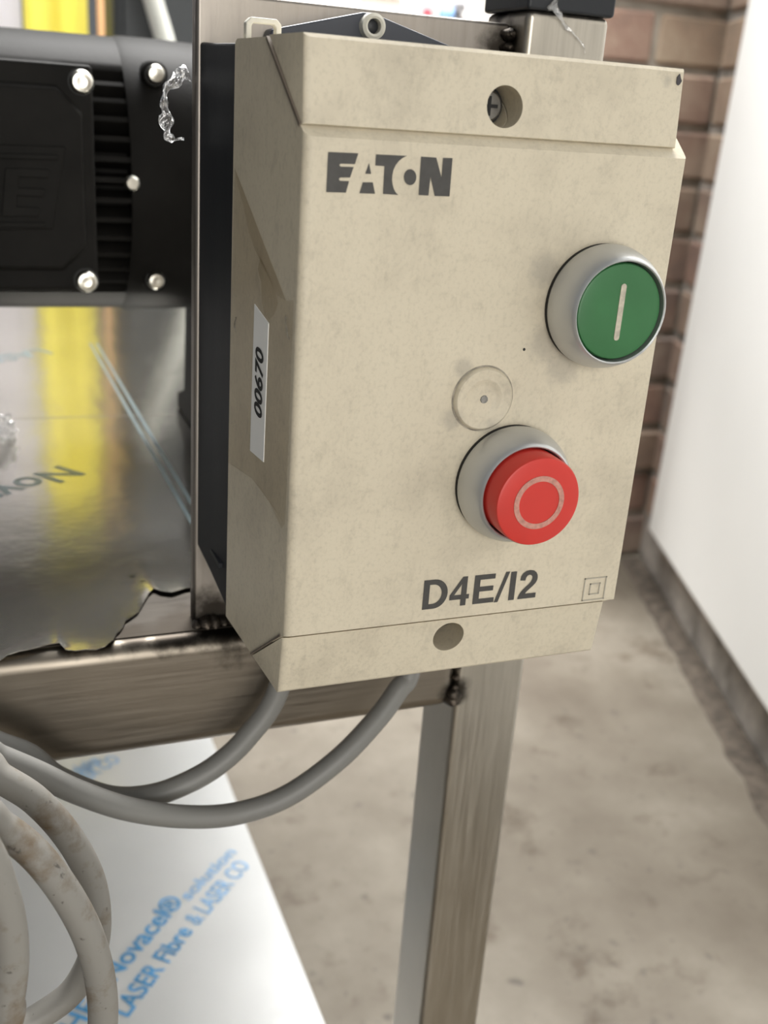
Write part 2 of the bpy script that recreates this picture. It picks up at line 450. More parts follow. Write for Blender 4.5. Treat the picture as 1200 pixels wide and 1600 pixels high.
# loose dark grime gathered where floor and wall meet
gv, gf = [], []
for i in range(180):
    s_ = -0.02 - i * 0.0065
    for j, o_ in enumerate((-0.004, 0.004, 0.012, 0.020, 0.030)):
        p_ = K + DIR * s_ + NRM * (o_ + (0.010 * noise.noise(Vector((s_ * 22, j, 0))) if j > 1 else 0))
        hh = (0.006, 0.0055, 0.004, 0.002, 0.0)[j] * (0.7 + 0.9 * abs(noise.noise(Vector((s_ * 60, j * 3, 4)))))
        gv.append((p_.x, p_.y, FZ + hh - (0.0004 if j == 4 else 0)))
for i in range(179):
    for j in range(4): a_ = i * 5 + j; gf.append((a_, a_ + 1, a_ + 6, a_ + 5))
gm = bpy.data.meshes.new('grime'); gm.from_pydata(gv, [], gf)
gr_ = link('floor_grime', gm, plain('dark_floor_grime', (0.085, 0.068, 0.052), 0.9, bumpy=(200, 0.6, 0.003), var=0.5, vs=70), None, smooth=True)
gr_['kind'] = 'stuff'; tag(gr_, 'dark brown grime gathered along the floor edge under the white sheet', 'dirt')
def on_wall(px, py, off):
    d = RIGHT * ((px - 600) / FPX) + FWD + UP * ((800 - py) / FPX)
    p0 = Vector((K.x, K.y, 0)) + NRM * off
    t = (p0 - CAM).dot(NRM) / d.dot(NRM); return CAM + d * t
POFF = 0.022
e0 = on_wall(1013, 826, POFF); e1 = on_wall(1170, 0, POFF)
s_e = ((e0 + e1) / 2 - K).dot(DIR)
pan = empty('wall_sheet', (K + DIR * (s_e - 0.6)) * 1.0, 'large white plastic sheet lining the right hand wall above the dirty floor edge', 'wall panel')
pan.location.z = e0.z
s0_, s1_ = (e0 - K).dot(DIR), (e1 - K).dot(DIR)
bm = bmesh.new(); rings = []
for off in (0.0, POFF):
    b_ = Vector((K.x, K.y, 0)) + NRM * off
    topz = 1.1; sl = (s1_ - s0_) / (e1.z - e0.z)
    A = b_ + DIR * s0_; A.z = e0.z
    B = b_ + DIR * (s0_ + sl * (topz - e0.z)); B.z = topz
    Cc = b_ + DIR * -2.2; Cc.z = topz
    D = b_ + DIR * -2.2; D.z = e0.z
    rings.append([A, B, Cc, D])
bm_loft(bm, rings)
link('sheet', tomesh(bm), M_PANEL, pan, bevel=0.002)

# ================================================================== STEEL TROLLEY
PX0, PX1, PY0, PY1 = 0.0882, 0.1160, 0.0716, 0.0996
TZ = -0.018                                    # top of rails and tray
tr = empty('steel_trolley', (-0.25, 0.4, FZ), 'welded stainless steel trolley frame carrying the control box and the motor', 'trolley')
box('corner_post', (PX0, PX1, PY0, PY1, FZ, 0.1757), M_STEEL_V, tr, bevel=0.0022, seg=3)
box('post_cap', (PX0 - 0.0008, PX1 + 0.0008, PY0 - 0.0008, PY1 + 0.0008, 0.1757, 0.20), M_BLACK, tr, bevel=0.001)
for x_, y_ in ((-0.62, PY0), (-0.62, 0.75), (PX0, 0.75)):
    box('leg', (x_, x_ + 0.028, y_, y_ + 0.028, FZ, TZ), M_STEEL_V, tr, bevel=0.0022)
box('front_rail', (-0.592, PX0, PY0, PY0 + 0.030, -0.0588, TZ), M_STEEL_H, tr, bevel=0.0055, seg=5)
box('rear_rail', (-0.592, PX0, 0.75, 0.778, -0.0588, TZ - 0.001), M_STEEL_H, tr, bevel=0.003)
for x_ in (-0.62, PX0):
    box('side_rail', (x_, x_ + 0.028, PY1, 0.75, -0.0588, TZ - 0.001), M_STEEL_H, tr, bevel=0.003)
box('mounting_plate', (-0.0066, PX0, 0.082, 0.0885, TZ - 0.0005, 0.1722), M_PLATE, tr, bevel=0.0012, seg=3)
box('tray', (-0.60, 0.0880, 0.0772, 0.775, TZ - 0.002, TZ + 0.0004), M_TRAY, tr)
# lower shelf with folded edge, wrapped in white film
SZ = -0.326
box('lower_shelf', (-0.618, PX0 - 0.0002, 0.086, 0.772, SZ - 0.02, SZ), M_SHELF, tr, bevel=0.0015, label='lower shelf covered in white protective film')
shelf = [o for o in tr.children if o.name.startswith('lower_shelf')][0]
def shelf_text(s, p0, p1, h, m_, name='film_print'):
    a = bp(*p0, 2, SZ); b_ = bp(*p1, 2, SZ); u = b_ - a
    v = Vector((-u.y, u.x, 0))
    link(name, text_mesh(s, a, u, v, u.length, h, 0.018, thick=0.0004), m_, shelf, label='blue lettering printed on the film')
shelf_text('THE', (100, 1645), (158, 1570), 0.0125, M_BLUE)
shelf_text('Novacel®', (180, 1535), (288, 1408), 0.0125, M_BLUE)
shelf_text('solution', (295, 1408), (370, 1332), 0.0085, M_BLUE_FAINT)
shelf_text('for', (160, 1660), (190, 1608), 0.0115, M_BLUE)
shelf_text('LASER Fibre', (200, 1590), (302, 1455), 0.0115, M_BLUE)
shelf_text('& LASER CO', (310, 1447), (392, 1352), 0.0115, M_BLUE_FAINT)
shelf_text('Novacel® solution', (60, 1252), (160, 1190), 0.0125, M_BLUE_FAINT)
shelf_text('LASER CO', (110, 1238), (190, 1188), 0.0115, M_BLUE_FAINT)

# weld beads
def weld(center, ax, n, step, r, seed, name='weld_bead', flat=0.7):
    rnd = random.Random(seed); bm = bmesh.new(); a = Vector(ax).normalized(); c = Vector(center)
    for i in range(n):
        p = c + a * (i - (n - 1) / 2) * step
        rr = r * rnd.uniform(0.8, 1.15)
        bmesh.ops.create_icosphere(bm, subdivisions=2, radius=rr, matrix=Matrix.Translation(p) @ Matrix.Scale(flat, 4, a))
    for v in bm.verts: v.co += Vector((noise.noise(v.co * 500), noise.noise(v.co * 500 + Vector((9, 0, 0))), noise.noise(v.co * 500 + Vector((0, 9, 0))))) * r * 0.25
    return link(name, tomesh(bm), M_WELD, tr, smooth=True)
weld((0.0045, 0.0805, TZ - 0.0002), (1, 0, 0), 8, 0.0030, 0.0032, 1)
weld((PX0 - 0.0006, PY0 + 0.0012, -0.0545), (0.15, 0, 1), 2, 0.0026, 0.0030, 2)
weld((PX0 - 0.0002, PY0 + 0.0010, -0.040), (0, 0, 1), 6, 0.0042, 0.0015, 5)
weld((PX0 - 0.0006, 0.0810, 0.162), (0, 0.0, 1), 5, 0.0036, 0.0026, 3)
# soot bands around the welds: burnt skin lying on the steel
def soot(pts, ext, name='heat_stain'):
    bm = bmesh.new(); bm_poly(bm, pts, ext); return link(name, tomesh(bm), M_SOOT, tr)

# cable hook under the front rail (outside the frame, carries the coil)
tube('cable_hook', [(-0.13, 0.085, -0.057), (-0.13, 0.06, -0.066), (-0.13, 0.02, -0.058), (-0.13, -0.045, -0.046), (-0.13, -0.062, -0.030)], 0.003, M_SCREW, tr, n=10)

# torn film lying on the tray
edge_px = [(-60, 1052), (-20, 1042), (0, 1036), (12, 1026), (30, 1020), (58, 1015), (75, 1009), (92, 1008), (102, 1018), (118, 1021), (150, 1018), (165, 1012), (178, 1000), (188, 986), (196, 972), (212, 962), (222, 948), (232, 930), (240, 922), (252, 928), (268, 929), (282, 925), (300, 921), (330, 918)]
epts = [bp(x, y, 2, TZ + 0.001) for x, y in edge_px]
epts = [Vector((-0.59, 0.085, 0)), Vector((-0.3, 0.075, 0)), Vector((-0.12, 0.068, 0))] + epts + [Vector((0.108, 0.105, 0))]
epts.sort(key=lambda p: p.x)
fine = []
for a, b_ in zip(epts, epts[1:]):
    n_ = max(1, min(24, int((b_ - a).length / 0.0022)))
    for i in range(n_):
        p = a.lerp(b_, i / n_); fine.append(Vector((p.x, p.y + 0.0016 * noise.noise(Vector((p.x * 420, 3, 1))), 0)))
fine.append(epts[-1])
ts = [0, 0.0025, 0.006, 0.012, 0.022, 0.04, 0.08, 0.16, 0.30, 0.48, 0.66]
vs, fs = [], []
nr = len(ts)
for p in fine:
    for t in ts:
        y_ = min(p.y + t, 0.772) if t < 0.66 else 0.772
        fall = max(0, 1 - t / 0.022)
        lift = fall * fall * (0.0007 + 0.0015 * max(0, noise.noise(Vector((p.x * 55, 7, 2))) + 0.15))
        vs.append((p.x, y_, TZ + 0.0008 + lift))
nv = len(vs)
vs += [(x, y, z - 0.0003) for x, y, z in vs]
nc = len(fine)
for i in range(nc - 1):
    for j in range(nr - 1):
        q0, q1, q2, q3 = i * nr + j, (i + 1) * nr + j, (i + 1) * nr + j + 1, i * nr + j + 1
        fs.append((q0, q1, q2, q3)); fs.append((q3 + nv, q2 + nv, q1 + nv, q0 + nv))
    fs.append((i * nr + nv, (i + 1) * nr + nv, (i + 1) * nr, i * nr))
me = bpy.data.meshes.new('film'); me.from_pydata(vs, [], fs)
film = link('protective_film', me, M_FILM, None, smooth=True)
for k_, p in enumerate(me.polygons):
    if abs(p.normal.z) < 0.6: p.use_smooth = False
shade(film, 40)
tag(film, 'torn reflective protective film with ragged burnt front edge lying on the steel tray', 'film')
for xo in (0.0098, 0.0142):
    bm = bmesh.new(); bm_poly(bm, [(xo, 0.11, TZ + 0.00085), (xo + 0.0016, 0.11, TZ + 0.00085), (xo + 0.0016 - 0.003, 0.50, TZ + 0.00085), (xo - 0.003, 0.50, TZ + 0.00085)], (0, 0, 0.0001))
    link('printed_line', tomesh(bm), M_TRAYBLUE, film, label='blue grey line printed on the film')
a = bp(92, 728, 2, TZ + 0.00083); b_ = bp(-130, 800, 2, TZ + 0.00083); u = b_ - a
link('film_print', text_mesh('Novacel', a, u, Vector((-u.y, u.x, 0)), u.length, 0.017, 0.018, thick=0.00008), M_TRAYBLUE, film, label='blue grey lettering printed upside down on the film')
a = bp(60, 545, 2, TZ + 0.00083); b_ = bp(-190, 585, 2, TZ + 0.00083); u = b_ - a
link('film_print', text_mesh('LASER Fibre', a, u, Vector((-u.y, u.x, 0)), u.length, 0.016, 0.018, thick=0.00008), M_TRAYBLUE, film, label='blue grey lettering printed upside down on the film')
# thin folded seam across the film
bm = bmesh.new(); bm_poly(bm, [(-0.16, 0.3315, TZ + 0.0007), (0.033, 0.3228, TZ + 0.0007), (0.033, 0.3236, TZ + 0.0007), (-0.16, 0.3325, TZ + 0.0007)], (0, 0, 0.0002))
link('fold_line', tomesh(bm), plain('crease_grey', (0.22, 0.20, 0.17), 0.3, 0.6), film)

# ================================================================== CONTROL BOX
W, H, D, ZT, ZB, YS = 0.0985, 0.160, 0.0507, 0.1408, 0.0186, 0.0268
cb = empty('control_box', (0.049, 0.082, 0), 'beige plastic motor starter box with green and red push buttons bolted to the steel plate', 'control box')
def dx(y): return -0.0034 * max(0, y) / D
def prism(prof, x0, x1, draft=True):
    bm = bmesh.new()
    L = [Vector((x0 + (dx(y) if draft else 0), y, z)) for y, z in prof]
    Rr = [Vector((x1 - (dx(y) if draft else 0), y, z)) for y, z in prof]
    bm_loft(bm, [L, Rr]); return bm
def bev_edges(bm, test, off, seg):
    es = [e for e in bm.edges if test(e.verts[0].co, e.verts[1].co)]
    bmesh.ops.bevel(bm, geom=es, offset=off, segments=seg, affect='EDGES', profile=0.5)
def vert(a, b, x, ymax):
    return abs(a.x - x) < .0012 and abs(b.x - x) < .0012 and abs(a.z - b.z) > .008 and max(a.y, b.y) < ymax
# main cover
bm = prism([(D, H - .0026), (D - .0003, H - .0016), (D - .0010, H - .0008), (D - .0022, H - .0004), (YS, H - .0004), (0.0016, ZT + .0001), (0, ZT - .0012), (0, ZB + .0003), (0.0016, ZB - .0003), (YS, 0.0004), (D, 0.0004)], 0, W)
bev_edges(bm, lambda a, b: vert(a, b, 0, .001), .0022, 5)
bev_edges(bm, lambda a, b: vert(a, b, W, .001), .0006, 2)
bev_edges(bm, lambda a, b: abs(a.y - D) < 1e-5 and abs(b.y - D) < 1e-5, .0005, 1)
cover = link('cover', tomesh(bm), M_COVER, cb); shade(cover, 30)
# holes for the two push buttons are covered by the bezels; strips carry the screw wells
def strip(name, prof, sgn):
    bm = prism(prof, 0.0002, W - .0026)
    bev_edges(bm, lambda a, b: vert(a, b, 0.0002, .008), .0020, 5)
    bev_edges(bm, lambda a, b: vert(a, b, W - .0026, .008), .0005, 2)
    return link(name, tomesh(bm), M_COVER, cb)
gp = 0.0007
top = strip('top_cover_strip', [(YS - .0014, H), (0.0038, H), (0.0030, H - .0008), (0.0016, ZT + .0013), (0.0025, ZT + .0010)], 1)
bot = strip('bottom_cover_strip', [(YS - .0012, 0), (0.0048, 0), (0.0040, 0.0008), (0.0016, ZB - .0009), (0.0027, ZB - .0012)], -1)
def cutter(cx, cz, r, y0, y1):
    return lathe('cutter', [(r + .0004, y0), (r, .0034), (r, y1)] if False else [(r, y0), (r, y1)], (cx, 0, cz), (0, 1, 0), None, None, n=40, smooth=False)
HT = (0.0481, 0.1484); HB = (0.0476, 0.0118)
cut(top, [cutter(*HT, .0046, -.01, .018)]); cut(bot, [cutter(*HB, .0046, -.01, .018)])
cut(cover, [cutter(*HT, .0046, -.01, .018), cutter(*HB, .0046, -.01, .018)])
for o in (top, bot, cover): shade(o, 30)
# dark strips in the joints on the left cheek and along the steps
def seam(y0, z0, y1, z1, w_):
    bm = bmesh.new()
    t = Vector((0, y1 - y0, z1 - z0)).normalized(); nn = Vector((0, -t.z, t.y)) * w_ / 2
    pts = [Vector((dx(y0) - .0003, y0, z0)) + nn, Vector((dx(y0) - .0003, y0, z0)) - nn, Vector((dx(y1) - .0003, y1, z1)) - nn, Vector((dx(y1) - .0003, y1, z1)) + nn]
    bm_poly(bm, pts, (0.0012, 0, 0)); return link('joint', tomesh(bm), M_SEAM, cb, label='dark joint line')
seam(YS - .0007, H - .0006, .0028, ZT + .0009, .0009)
seam(YS - .0008, .0004, .0030, ZB - .0006, .0005)
# screws down the wells
for (cx, cz), yy in ((HT, .0105), (HB, .0125)):
    sc_ = lathe('screw', [(.0036, .004), (.0036, .0006), (.0031, 0), (.0003, -.0002)], (cx, yy, cz), (0, 1, 0), M_SCREW, cb, n=24)
    bm = bmesh.new()
    bm_box(bm, cx - .0022, cx + .0022, yy - .0004, yy + .0002, cz - .0004, cz + .0004)
    bm_box(bm, cx - .0004, cx + .0004, yy - .00045, yy + .0002, cz - .0022, cz + .0022)
    link('cross_slot', tomesh(bm), M_GASKET, sc_)
    lathe('well_floor', [(.0045, .001), (.0045, 0.0), (.0036, 0.0), (.0036, .001)], (cx, yy + .002, cz), (0, 1, 0), M_GASKET, cb, n=24)
# black base behind
bm = bmesh.new()
BX0, BX1, BXR = -0.0026, W + .0026, 0.0830
bm_loft(bm, [[(BX0, D, .0012), (BX1, D, .0012), (BX1, D, H - .0012), (BX0, D, H - .0012)],
             [(BX0 - .0012, D + .014, .0054), (BX1, D + .014, .0054), (BX1, D + .014, H - .001), (BX0 - .0012, D + .014, H - .001)],
             [(BX0 - .0016, 0.0690, .0068), (BXR, 0.0690, .0068), (BXR, 0.0690, H - .001), (BX0 - .0016, 0.0690, H - .001)],
             [(BX0 - .0030, 0.0819, .0105), (BXR, 0.0819, .0105), (BXR, 0.0819, H - .0005), (BX0 - .0030, 0.0819, H - .0005)]])
base = link('base', tomesh(bm), M_BLACK, cb, bevel=.0008, label='black plastic rear half')
box('base_rib', (BX0 - .0016, BX0 + .001, D + .006, D + .027, .0135, .0150), M_BLACK, cb)
# triangular lug and its bushing
bm = bmesh.new(); bm_poly(bm, [(0.010, 0.0745, H - .004), (0.078, 0.0745, H - .004), (0.066, 0.0745, 0.1640), (0.0415, 0.0745, 0.1705), (0.0385, 0.0745, 0.1705), (0.0125, 0.0745, 0.1640)], (0, .0074, 0))
link('mounting_lug', tomesh(bm), M_LUG, cb, bevel=.0006)
rc = bp(584, 41, 1, 0.072)
lug = lathe('bushing', [(.0020, .003), (.0020, -.0006), (.0026, -.0010), (.0034, -.0004), (.0035, .003)], rc, (0, 1, 0), M_LOOP, cb, n=32, label='light grey ring around the fixing screw')
lathe('fixing_screw', [(.0019, .0028), (.0017, .0012), (.0006, .0008)], rc, (0, 1, 0), M_BLACK, lug, n=20)
# seal loop
L0 = bp(386, 46, 1, .047); L1 = bp(434, 46, 1, .047)
zt_ = H + .0046
bm = bmesh.new()
xo0, xo1 = L0.x - .0006, L1.x + .0006
for y0 in (0.0455,):
    outer = [(xo0, H - .002), (xo0, zt_ - .0012), (xo0 + .0012, zt_), (xo1 - .0012, zt_), (xo1, zt_ - .0012), (xo1, H - .002)]
    inner = [(xo0 + .0014, H - .002), (xo0 + .0014, zt_ - .0018), (xo0 + .0019, zt_ - .0013), (xo1 - .0019, zt_ - .0013), (xo1 - .0014, zt_ - .0018), (xo1 - .0014, H - .002)]
    A = [[bm.verts.new((x, y, z)) for x, z in outer] for y in (y0, y0 + .0028)]
    B = [[bm.verts.new((x, y, z)) for x, z in inner] for y in (y0, y0 + .0028)]
    for i in range(5):
        bm.faces.new((A[0][i], A[0][i + 1], B[0][i + 1], B[0][i])); bm.faces.new((A[1][i], B[1][i], B[1][i + 1], A[1][i + 1]))
        bm.faces.new((A[0][i], A[1][i], A[1][i + 1], A[0][i + 1])); bm.faces.new((B[0][i], B[0][i + 1], B[1][i + 1], B[1][i]))
    for i in (0, 5): bm.faces.new((A[0][i], B[0][i], B[1][i], A[1][i]))
link('seal_loop', tomesh(bm), M_LOOP, cb, bevel=.0003)

# --- print on the front (flat lettering)
YF = -0.00012
def logo_pts(pts):
    return [bp(480 + x / 4.615, 200 + y / 4.615, 1, 0) for x, y in pts]
def arc(cx, cy, rx, ry, a0, a1, n=16):
    return [(cx + rx * math.cos(math.radians(a0 + (a1 - a0) * i / n)), cy + ry * math.sin(math.radians(a0 + (a1 - a0) * i / n))) for i in range(n + 1)]
glyphs = [
    [(150, 172), (368, 182), (343, 260), (242, 257), (234, 261), (232, 268), (236, 275), (244, 278), (334, 281), (308, 357), (240, 357), (231, 362), (229, 370), (233, 378), (240, 381), (301, 383), (278, 466), (136, 462)],
    [(445, 250), (460, 331), (418, 330)],
    [(400, 391), (472, 391), (488, 474), (375, 470)],
    [(495, 190), (720, 200), (688, 215), (660, 238), (637, 268), (621, 302), (613, 340), (611, 375), (615, 410), (624, 440), (638, 465), (655, 482), (545, 475), (556, 275), (490, 270)],
    arc(741, 354, 45, 58, 0, 345, 23),
    [(820, 206), (930, 213), (967, 355), (978, 215), (1047, 217), (1025, 493), (918, 490), (888, 352), (873, 487), (802, 483)],
]
from mathutils.geometry import tessellate_polygon
def flat_letters(name, polys, m_, parent, label):
    """polys: lists of loops (outline first, holes after) of points on the front"""
    vs, fs = [], []
    for loops in polys:
        base_ = len(vs)
        tris = tessellate_polygon(loops)
        for lp_ in loops: vs += [tuple(p) for p in lp_]
        for t in tris:
            p0, p1, p2 = (Vector(vs[base_ + k]) for k in t)
            n_ = (p1 - p0).cross(p2 - p0)
            if n_.length < 1e-14: continue
            fs.append(tuple(base_ + k for k in (t if n_.y < 0 else t[::-1])))
    me = bpy.data.meshes.new(name); me.from_pydata(vs, [], fs)
    return link(name, me, m_, parent, label=label)
flat_letters('logo', [[[Vector((p.x, YF, p.z)) for p in logo_pts(gl)]] for gl in glyphs], M_PRINT, cb, 'dark grey maker logo printed on the cover')
a = bp(659, 952, 1, 0); e_ = bp(836, 932, 1, 0)
def half(cx, cy, rx, ry, a0, a1, n=14): return [(cx + rx * math.cos(math.radians(a0 + (a1 - a0) * i / n)), cy + ry * math.sin(math.radians(a0 + (a1 - a0) * i / n))) for i in range(n + 1)]
chars = [
    (0.00, [[(0, 0), (0, 1)] + half(.38, .5, .47, .5, 90, -90), [(.21, .17), (.21, .83)] + half(.34, .5, .30, .33, 90, -90)]),
    (0.93, [[(.40, 0), (.59, 0), (.59, .225), (.69, .225), (.69, .385), (.59, .385), (.59, 1), (.42, 1), (0, .39), (0, .225), (.40, .225)], [(.155, .385), (.40, .385), (.40, .745)]]),
    (1.77, [[(0, 0), (.76, 0), (.76, .17), (.21, .17), (.21, .42), (.70, .42), (.70, .59), (.21, .59), (.21, .83), (.74, .83), (.74, 1), (0, 1)]]),
    (2.545, [[(0, -.02), (.14, -.02), (.48, 1.02), (.34, 1.02)]]),
    (3.07, [[(0, 0), (.21, 0), (.21, 1), (0, 1)]]),
    (3.41, [[(0, 0), (.67, 0), (.67, .175), (.27, .175), (.31, .24), (.40, .32), (.52, .42), (.62, .53), (.66, .62), (.67, .70), (.655, .80), (.60, .90), (.50, .97), (.36, 1.0), (.22, .98), (.11, .91), (.045, .80), (.03, .66), (.22, .64), (.235, .74), (.28, .81), (.35, .835), (.42, .815), (.465, .76), (.47, .69), (.44, .60), (.37, .51), (.25, .41), (.13, .29), (.05, .17), (.01, .07)]]),
]
cs = (e_.x - a.x) / 4.08
flat_letters('model_mark', [[[Vector((a.x + (ox + x) * cs, YF, .0224 + z * .0086)) for x, z in lp_] for lp_ in loops] for ox, loops in chars], M_PRINT, cb, 'dark printed type mark')
def frame(x0, x1, z0, z1, t, name='double_square_mark'):
    bm = bmesh.new()
    for a0, a1, b0, b1 in ((x0, x1, z0, z0 + t), (x0, x1, z1 - t, z1), (x0, x0 + t, z0, z1), (x1 - t, x1, z0, z1)):
        bm_box(bm, a0, a1, -.00018, .0001, b0, b1)
    return bm
bm = frame(0.0873, 0.0946, 0.0195, 0.0266, .00032)
bm2 = frame(0.0893, 0.0927, 0.0213, 0.0248, .00032); me2 = tomesh(bm2)
bm.from_mesh(me2)
link('double_square_mark', tomesh(bm), plain('moulded_mark', (0.40, 0.37, 0.31), 0.6), cb, label='faint double square mark moulded in the corner')
# knock-out disc
kc = (0.0491, 0, 0.0801)
ko = lathe('knockout_disc', [(.0082, -.0003), (.0081, .0002), (.0079, .0009), (.0075, .0013), (.0070, .0013), (.0060, .0008), (.0053, .0009), (.0048, .0008), (.0040, .0002), (.0030, .00005), (.0002, .0001)], kc, (0, -1, 0), M_COVER, cb, n=56)
lathe('groove_shadow_ring', [(.0085, 0), (.0085, .0001), (.0081, .0001), (.0081, 0)], kc, (0, -1, 0), plain('groove_shade_and_dirt', (0.30, 0.27, 0.22), 0.8, var=.5, vs=300), ko, n=56)  # dark ring paints the groove's shade, mottled with dirt
lathe('sprue_mark', [(.0011, 0), (.0010, .0004), (.0003, .0005)], (kc[0] + .0004, 0, kc[2] - .0002), (0, -1, 0), plain('sprue_dirt', (0.26, 0.25, 0.23), 0.7, var=.4, vs=900), ko, n=9)
# chip at the top right corner
cp = bp(1059, 126, 1, 0.003)
bm = bmesh.new(); pts = [(cp.x + 0.0009 * math.cos(t) * random.uniform(.5, 1.2), cp.y, cp.z + .0014 * math.sin(t) * random.uniform(.5, 1.2)) for t in [i * .7 for i in range(9)]]
bm_poly(bm, [(x, 0.0026, z) for x, _, z in pts], (0, .0012, 0)); link('chip', tomesh(bm), M_CHIP, cb, label='dark chip in the plastic')
sp = bp(819, 546, 1, 0); lathe('speck', [(.0004, 0), (.0003, .0002)], (sp.x, 0, sp.z), (0, -1, 0), M_INK, cb, n=8)

# --- push buttons
def button(name, cx, cz, capm, cap_h, cap_r, label):
    c = (cx, 0, cz)
    prof = [(.0143, -.0002), (.0143, .0008), (.0150, .0010), (.01535, .0022), (.0154, .0035), (.0152, .0050), (.0147, .0068), (.0140, .0086), (.0134, .0099), (.0130, .0106), (.0126, .0109), (.0123, .0107), (.0122, .0095), (.0122, .0035)]
    b = lathe(name, prof, c, (0, -1, 0), M_BEZEL, cb, n=72, label=label)
    lathe('gasket', [(.0151, -.0002), (.0151, .0009), (.0140, .0009)], c, (0, -1, 0), M_GASKET, b, n=64)
    lathe('well', [(.01225, .0030), (.01225, .0036), (.0116, .0036)], c, (0, -1, 0), M_GASKET, b, n=48)
    cap = lathe('cap', [(cap_r, .0034), (cap_r, cap_h - .0008), (cap_r - .0003, cap_h - .0002), (cap_r - .0009, cap_h), (cap_r * .5, cap_h + .00012), (.0002, cap_h + .00016)], c, (0, -1, 0), capm, b, n=72)
    return b
gb = button('start_button', .0788, .1037, M_GREEN, .0102, .01185, 'silver bezel with a flush green start button')
rb = button('stop_button', .0590, .0578, M_RED, .0168, .0117, 'silver bezel with a raised red stop button')
# I mark
bm = bmesh.new(); pts = []
for t in range(9): a_ = math.pi * t / 8; pts.append((.0788 + .00075 * math.cos(a_), -.0102, .1037 + .0062 + .00075 * math.sin(a_)))
for t in range(9): a_ = math.pi + math.pi * t / 8; pts.append((.0788 + .00075 * math.cos(a_), -.0102, .1037 - .0062 + .00075 * math.sin(a_)))
bm_poly(bm, pts, (0, -.00026, 0)); link('start_mark', tomesh(bm), M_MARK, gb, label='grey vertical bar symbol')
lathe('stop_mark', [(.0056, .0165), (.0056, .01708), (.0070, .01706), (.0070, .0165)], (.0590, 0, .0578), (0, -1, 0), M_REDMARK, rb, n=56, label='pale ring symbol')

# --- asset label and clear tape on the left cheek
def cheek(y, z, off): return Vector((dx(y) - off, y, z))
def cheek_px(px, py):
    p = bp(px, py, 0, 0)
    for _ in range(3): p = bp(px, py, 0, dx(p.y))
    return p
tape_px = [(367, 262), (372, 290), (380, 318), (389, 360), (398, 388), (408, 402), (416, 418), (424, 440), (434, 462), (448, 470), (462, 470), (459, 560), (456, 640), (452, 720), (449, 780), (446, 818), (441, 826), (430, 803), (420, 780), (409, 762), (395, 748), (382, 738), (368, 728), (356, 722), (359, 600), (363, 430)]
bm = bmesh.new()
bm.faces.new([bm.verts.new(cheek(max(.0024, p.y), p.z, .00018)) for p in [cheek_px(*q) for q in tape_px]])
bmesh.ops.triangulate(bm, faces=bm.faces[:])
link('clear_tape', tomesh(bm), M_TAPE, cb, label='clear tape stuck over the number label')
darker = [(408, 402), (416, 418), (424, 440), (432, 458), (436, 474), (430, 492), (422, 500), (414, 492), (410, 470), (409, 440), (404, 420)]
bm = bmesh.new(); bm.faces.new([bm.verts.new(cheek(max(.0024, p.y), p.z, .00024)) for p in [cheek_px(*q) for q in darker]])
bmesh.ops.triangulate(bm, faces=bm.faces[:])
link('tape_fold', tomesh(bm), M_TAPE, cb)
lab_px = [(399, 475), (421, 505), (413, 722), (392, 704)]
lp = [cheek_px(*q) for q in lab_px]
bm = bmesh.new(); bm_poly(bm, [cheek(p.y, p.z, .00010) for p in lp], (-.00020, 0, 0))
lb = link('number_label', tomesh(bm), M_LABEL, cb, label='white number label reading 00670')
t0 = cheek_px(412, 657); t1 = cheek_px(414, 548); tl = cheek_px(400, 650)
u = Vector((0, 0, 1)); v = Vector((-.067, 1, 0)).normalized()
link('digits', text_mesh('00670', cheek(t0.y + .0008, t0.z, .0004), u, v, t1.z - t0.z, .0058, .03, shear=0.15, thick=0.0), M_INK, lb)
# slivers of bright crinkle at the tape edge
for k_, (q0, q1) in enumerate((((449, 488), (455, 530)), ((370, 495), (372, 520)))):
    a = cheek_px(*q0); b_ = cheek_px(*q1)
    link('tape_crinkle', ribbon_mesh([cheek(max(.003, a.y), a.z, .0005), cheek(max(.003, (a.y + b_.y) / 2), (a.z + b_.z) / 2, .0009), cheek(max(.003, b_.y), b_.z, .0004)], [.0012, .0018, .0006], .0001, .0006, 6, k_, Vector((-1, 0, 0))), M_SCRAP, cb)

# ================================================================== CABLES
def P(px, py, y): return bp(px, py, 1, y)
A = [Vector((0.026, 0.0655, 0.012)), Vector((0.0235, 0.065, -0.010)), P(432, 1085, .0635), P(385, 1153, .0620), P(340, 1195, .0610), P(290, 1224, .0605), P(235, 1243, .0605), P(170, 1245, .0610), P(90, 1215, .0615), P(20, 1170, .0620), Vector((-0.10, 0.062, -0.030)), Vector((-0.16, 0.060, -0.052)), Vector((-0.24, 0.06, -0.12)), Vector((-0.28, 0.065, -0.22)), Vector((-0.31, 0.10, -0.295)), Vector((-0.34, 0.15, SZ + .008)), Vector((-0.38, 0.20, SZ + .0045)), Vector((-0.44, 0.26, SZ + .0043))]
B = [Vector((0.0665, 0.0645, 0.012)), Vector((0.0660, 0.0635, -0.004)), P(641, 1045, .0600), P(622, 1078, .0575), P(590, 1122, .0545), P(530, 1185, .0505), P(450, 1243, .0490), P(370, 1271, .0485), P(290, 1276, .0480), P(200, 1264, .0480), P(120, 1237, .0480), P(60, 1209, .0470), P(0, 1184, .0460), P(-50, 1165, .0450), Vector((-0.11, 0.045, -0.024)), Vector((-0.17, 0.046, -0.040)), Vector((-0.25, 0.05, -0.12)), Vector((-0.31, 0.052, -0.22)), Vector((-0.36, 0.075, -0.295)), Vector((-0.40, 0.12, SZ + .008)), Vector((-0.44, 0.17, SZ + .0045)), Vector((-0.50, 0.22, SZ + .0043))]
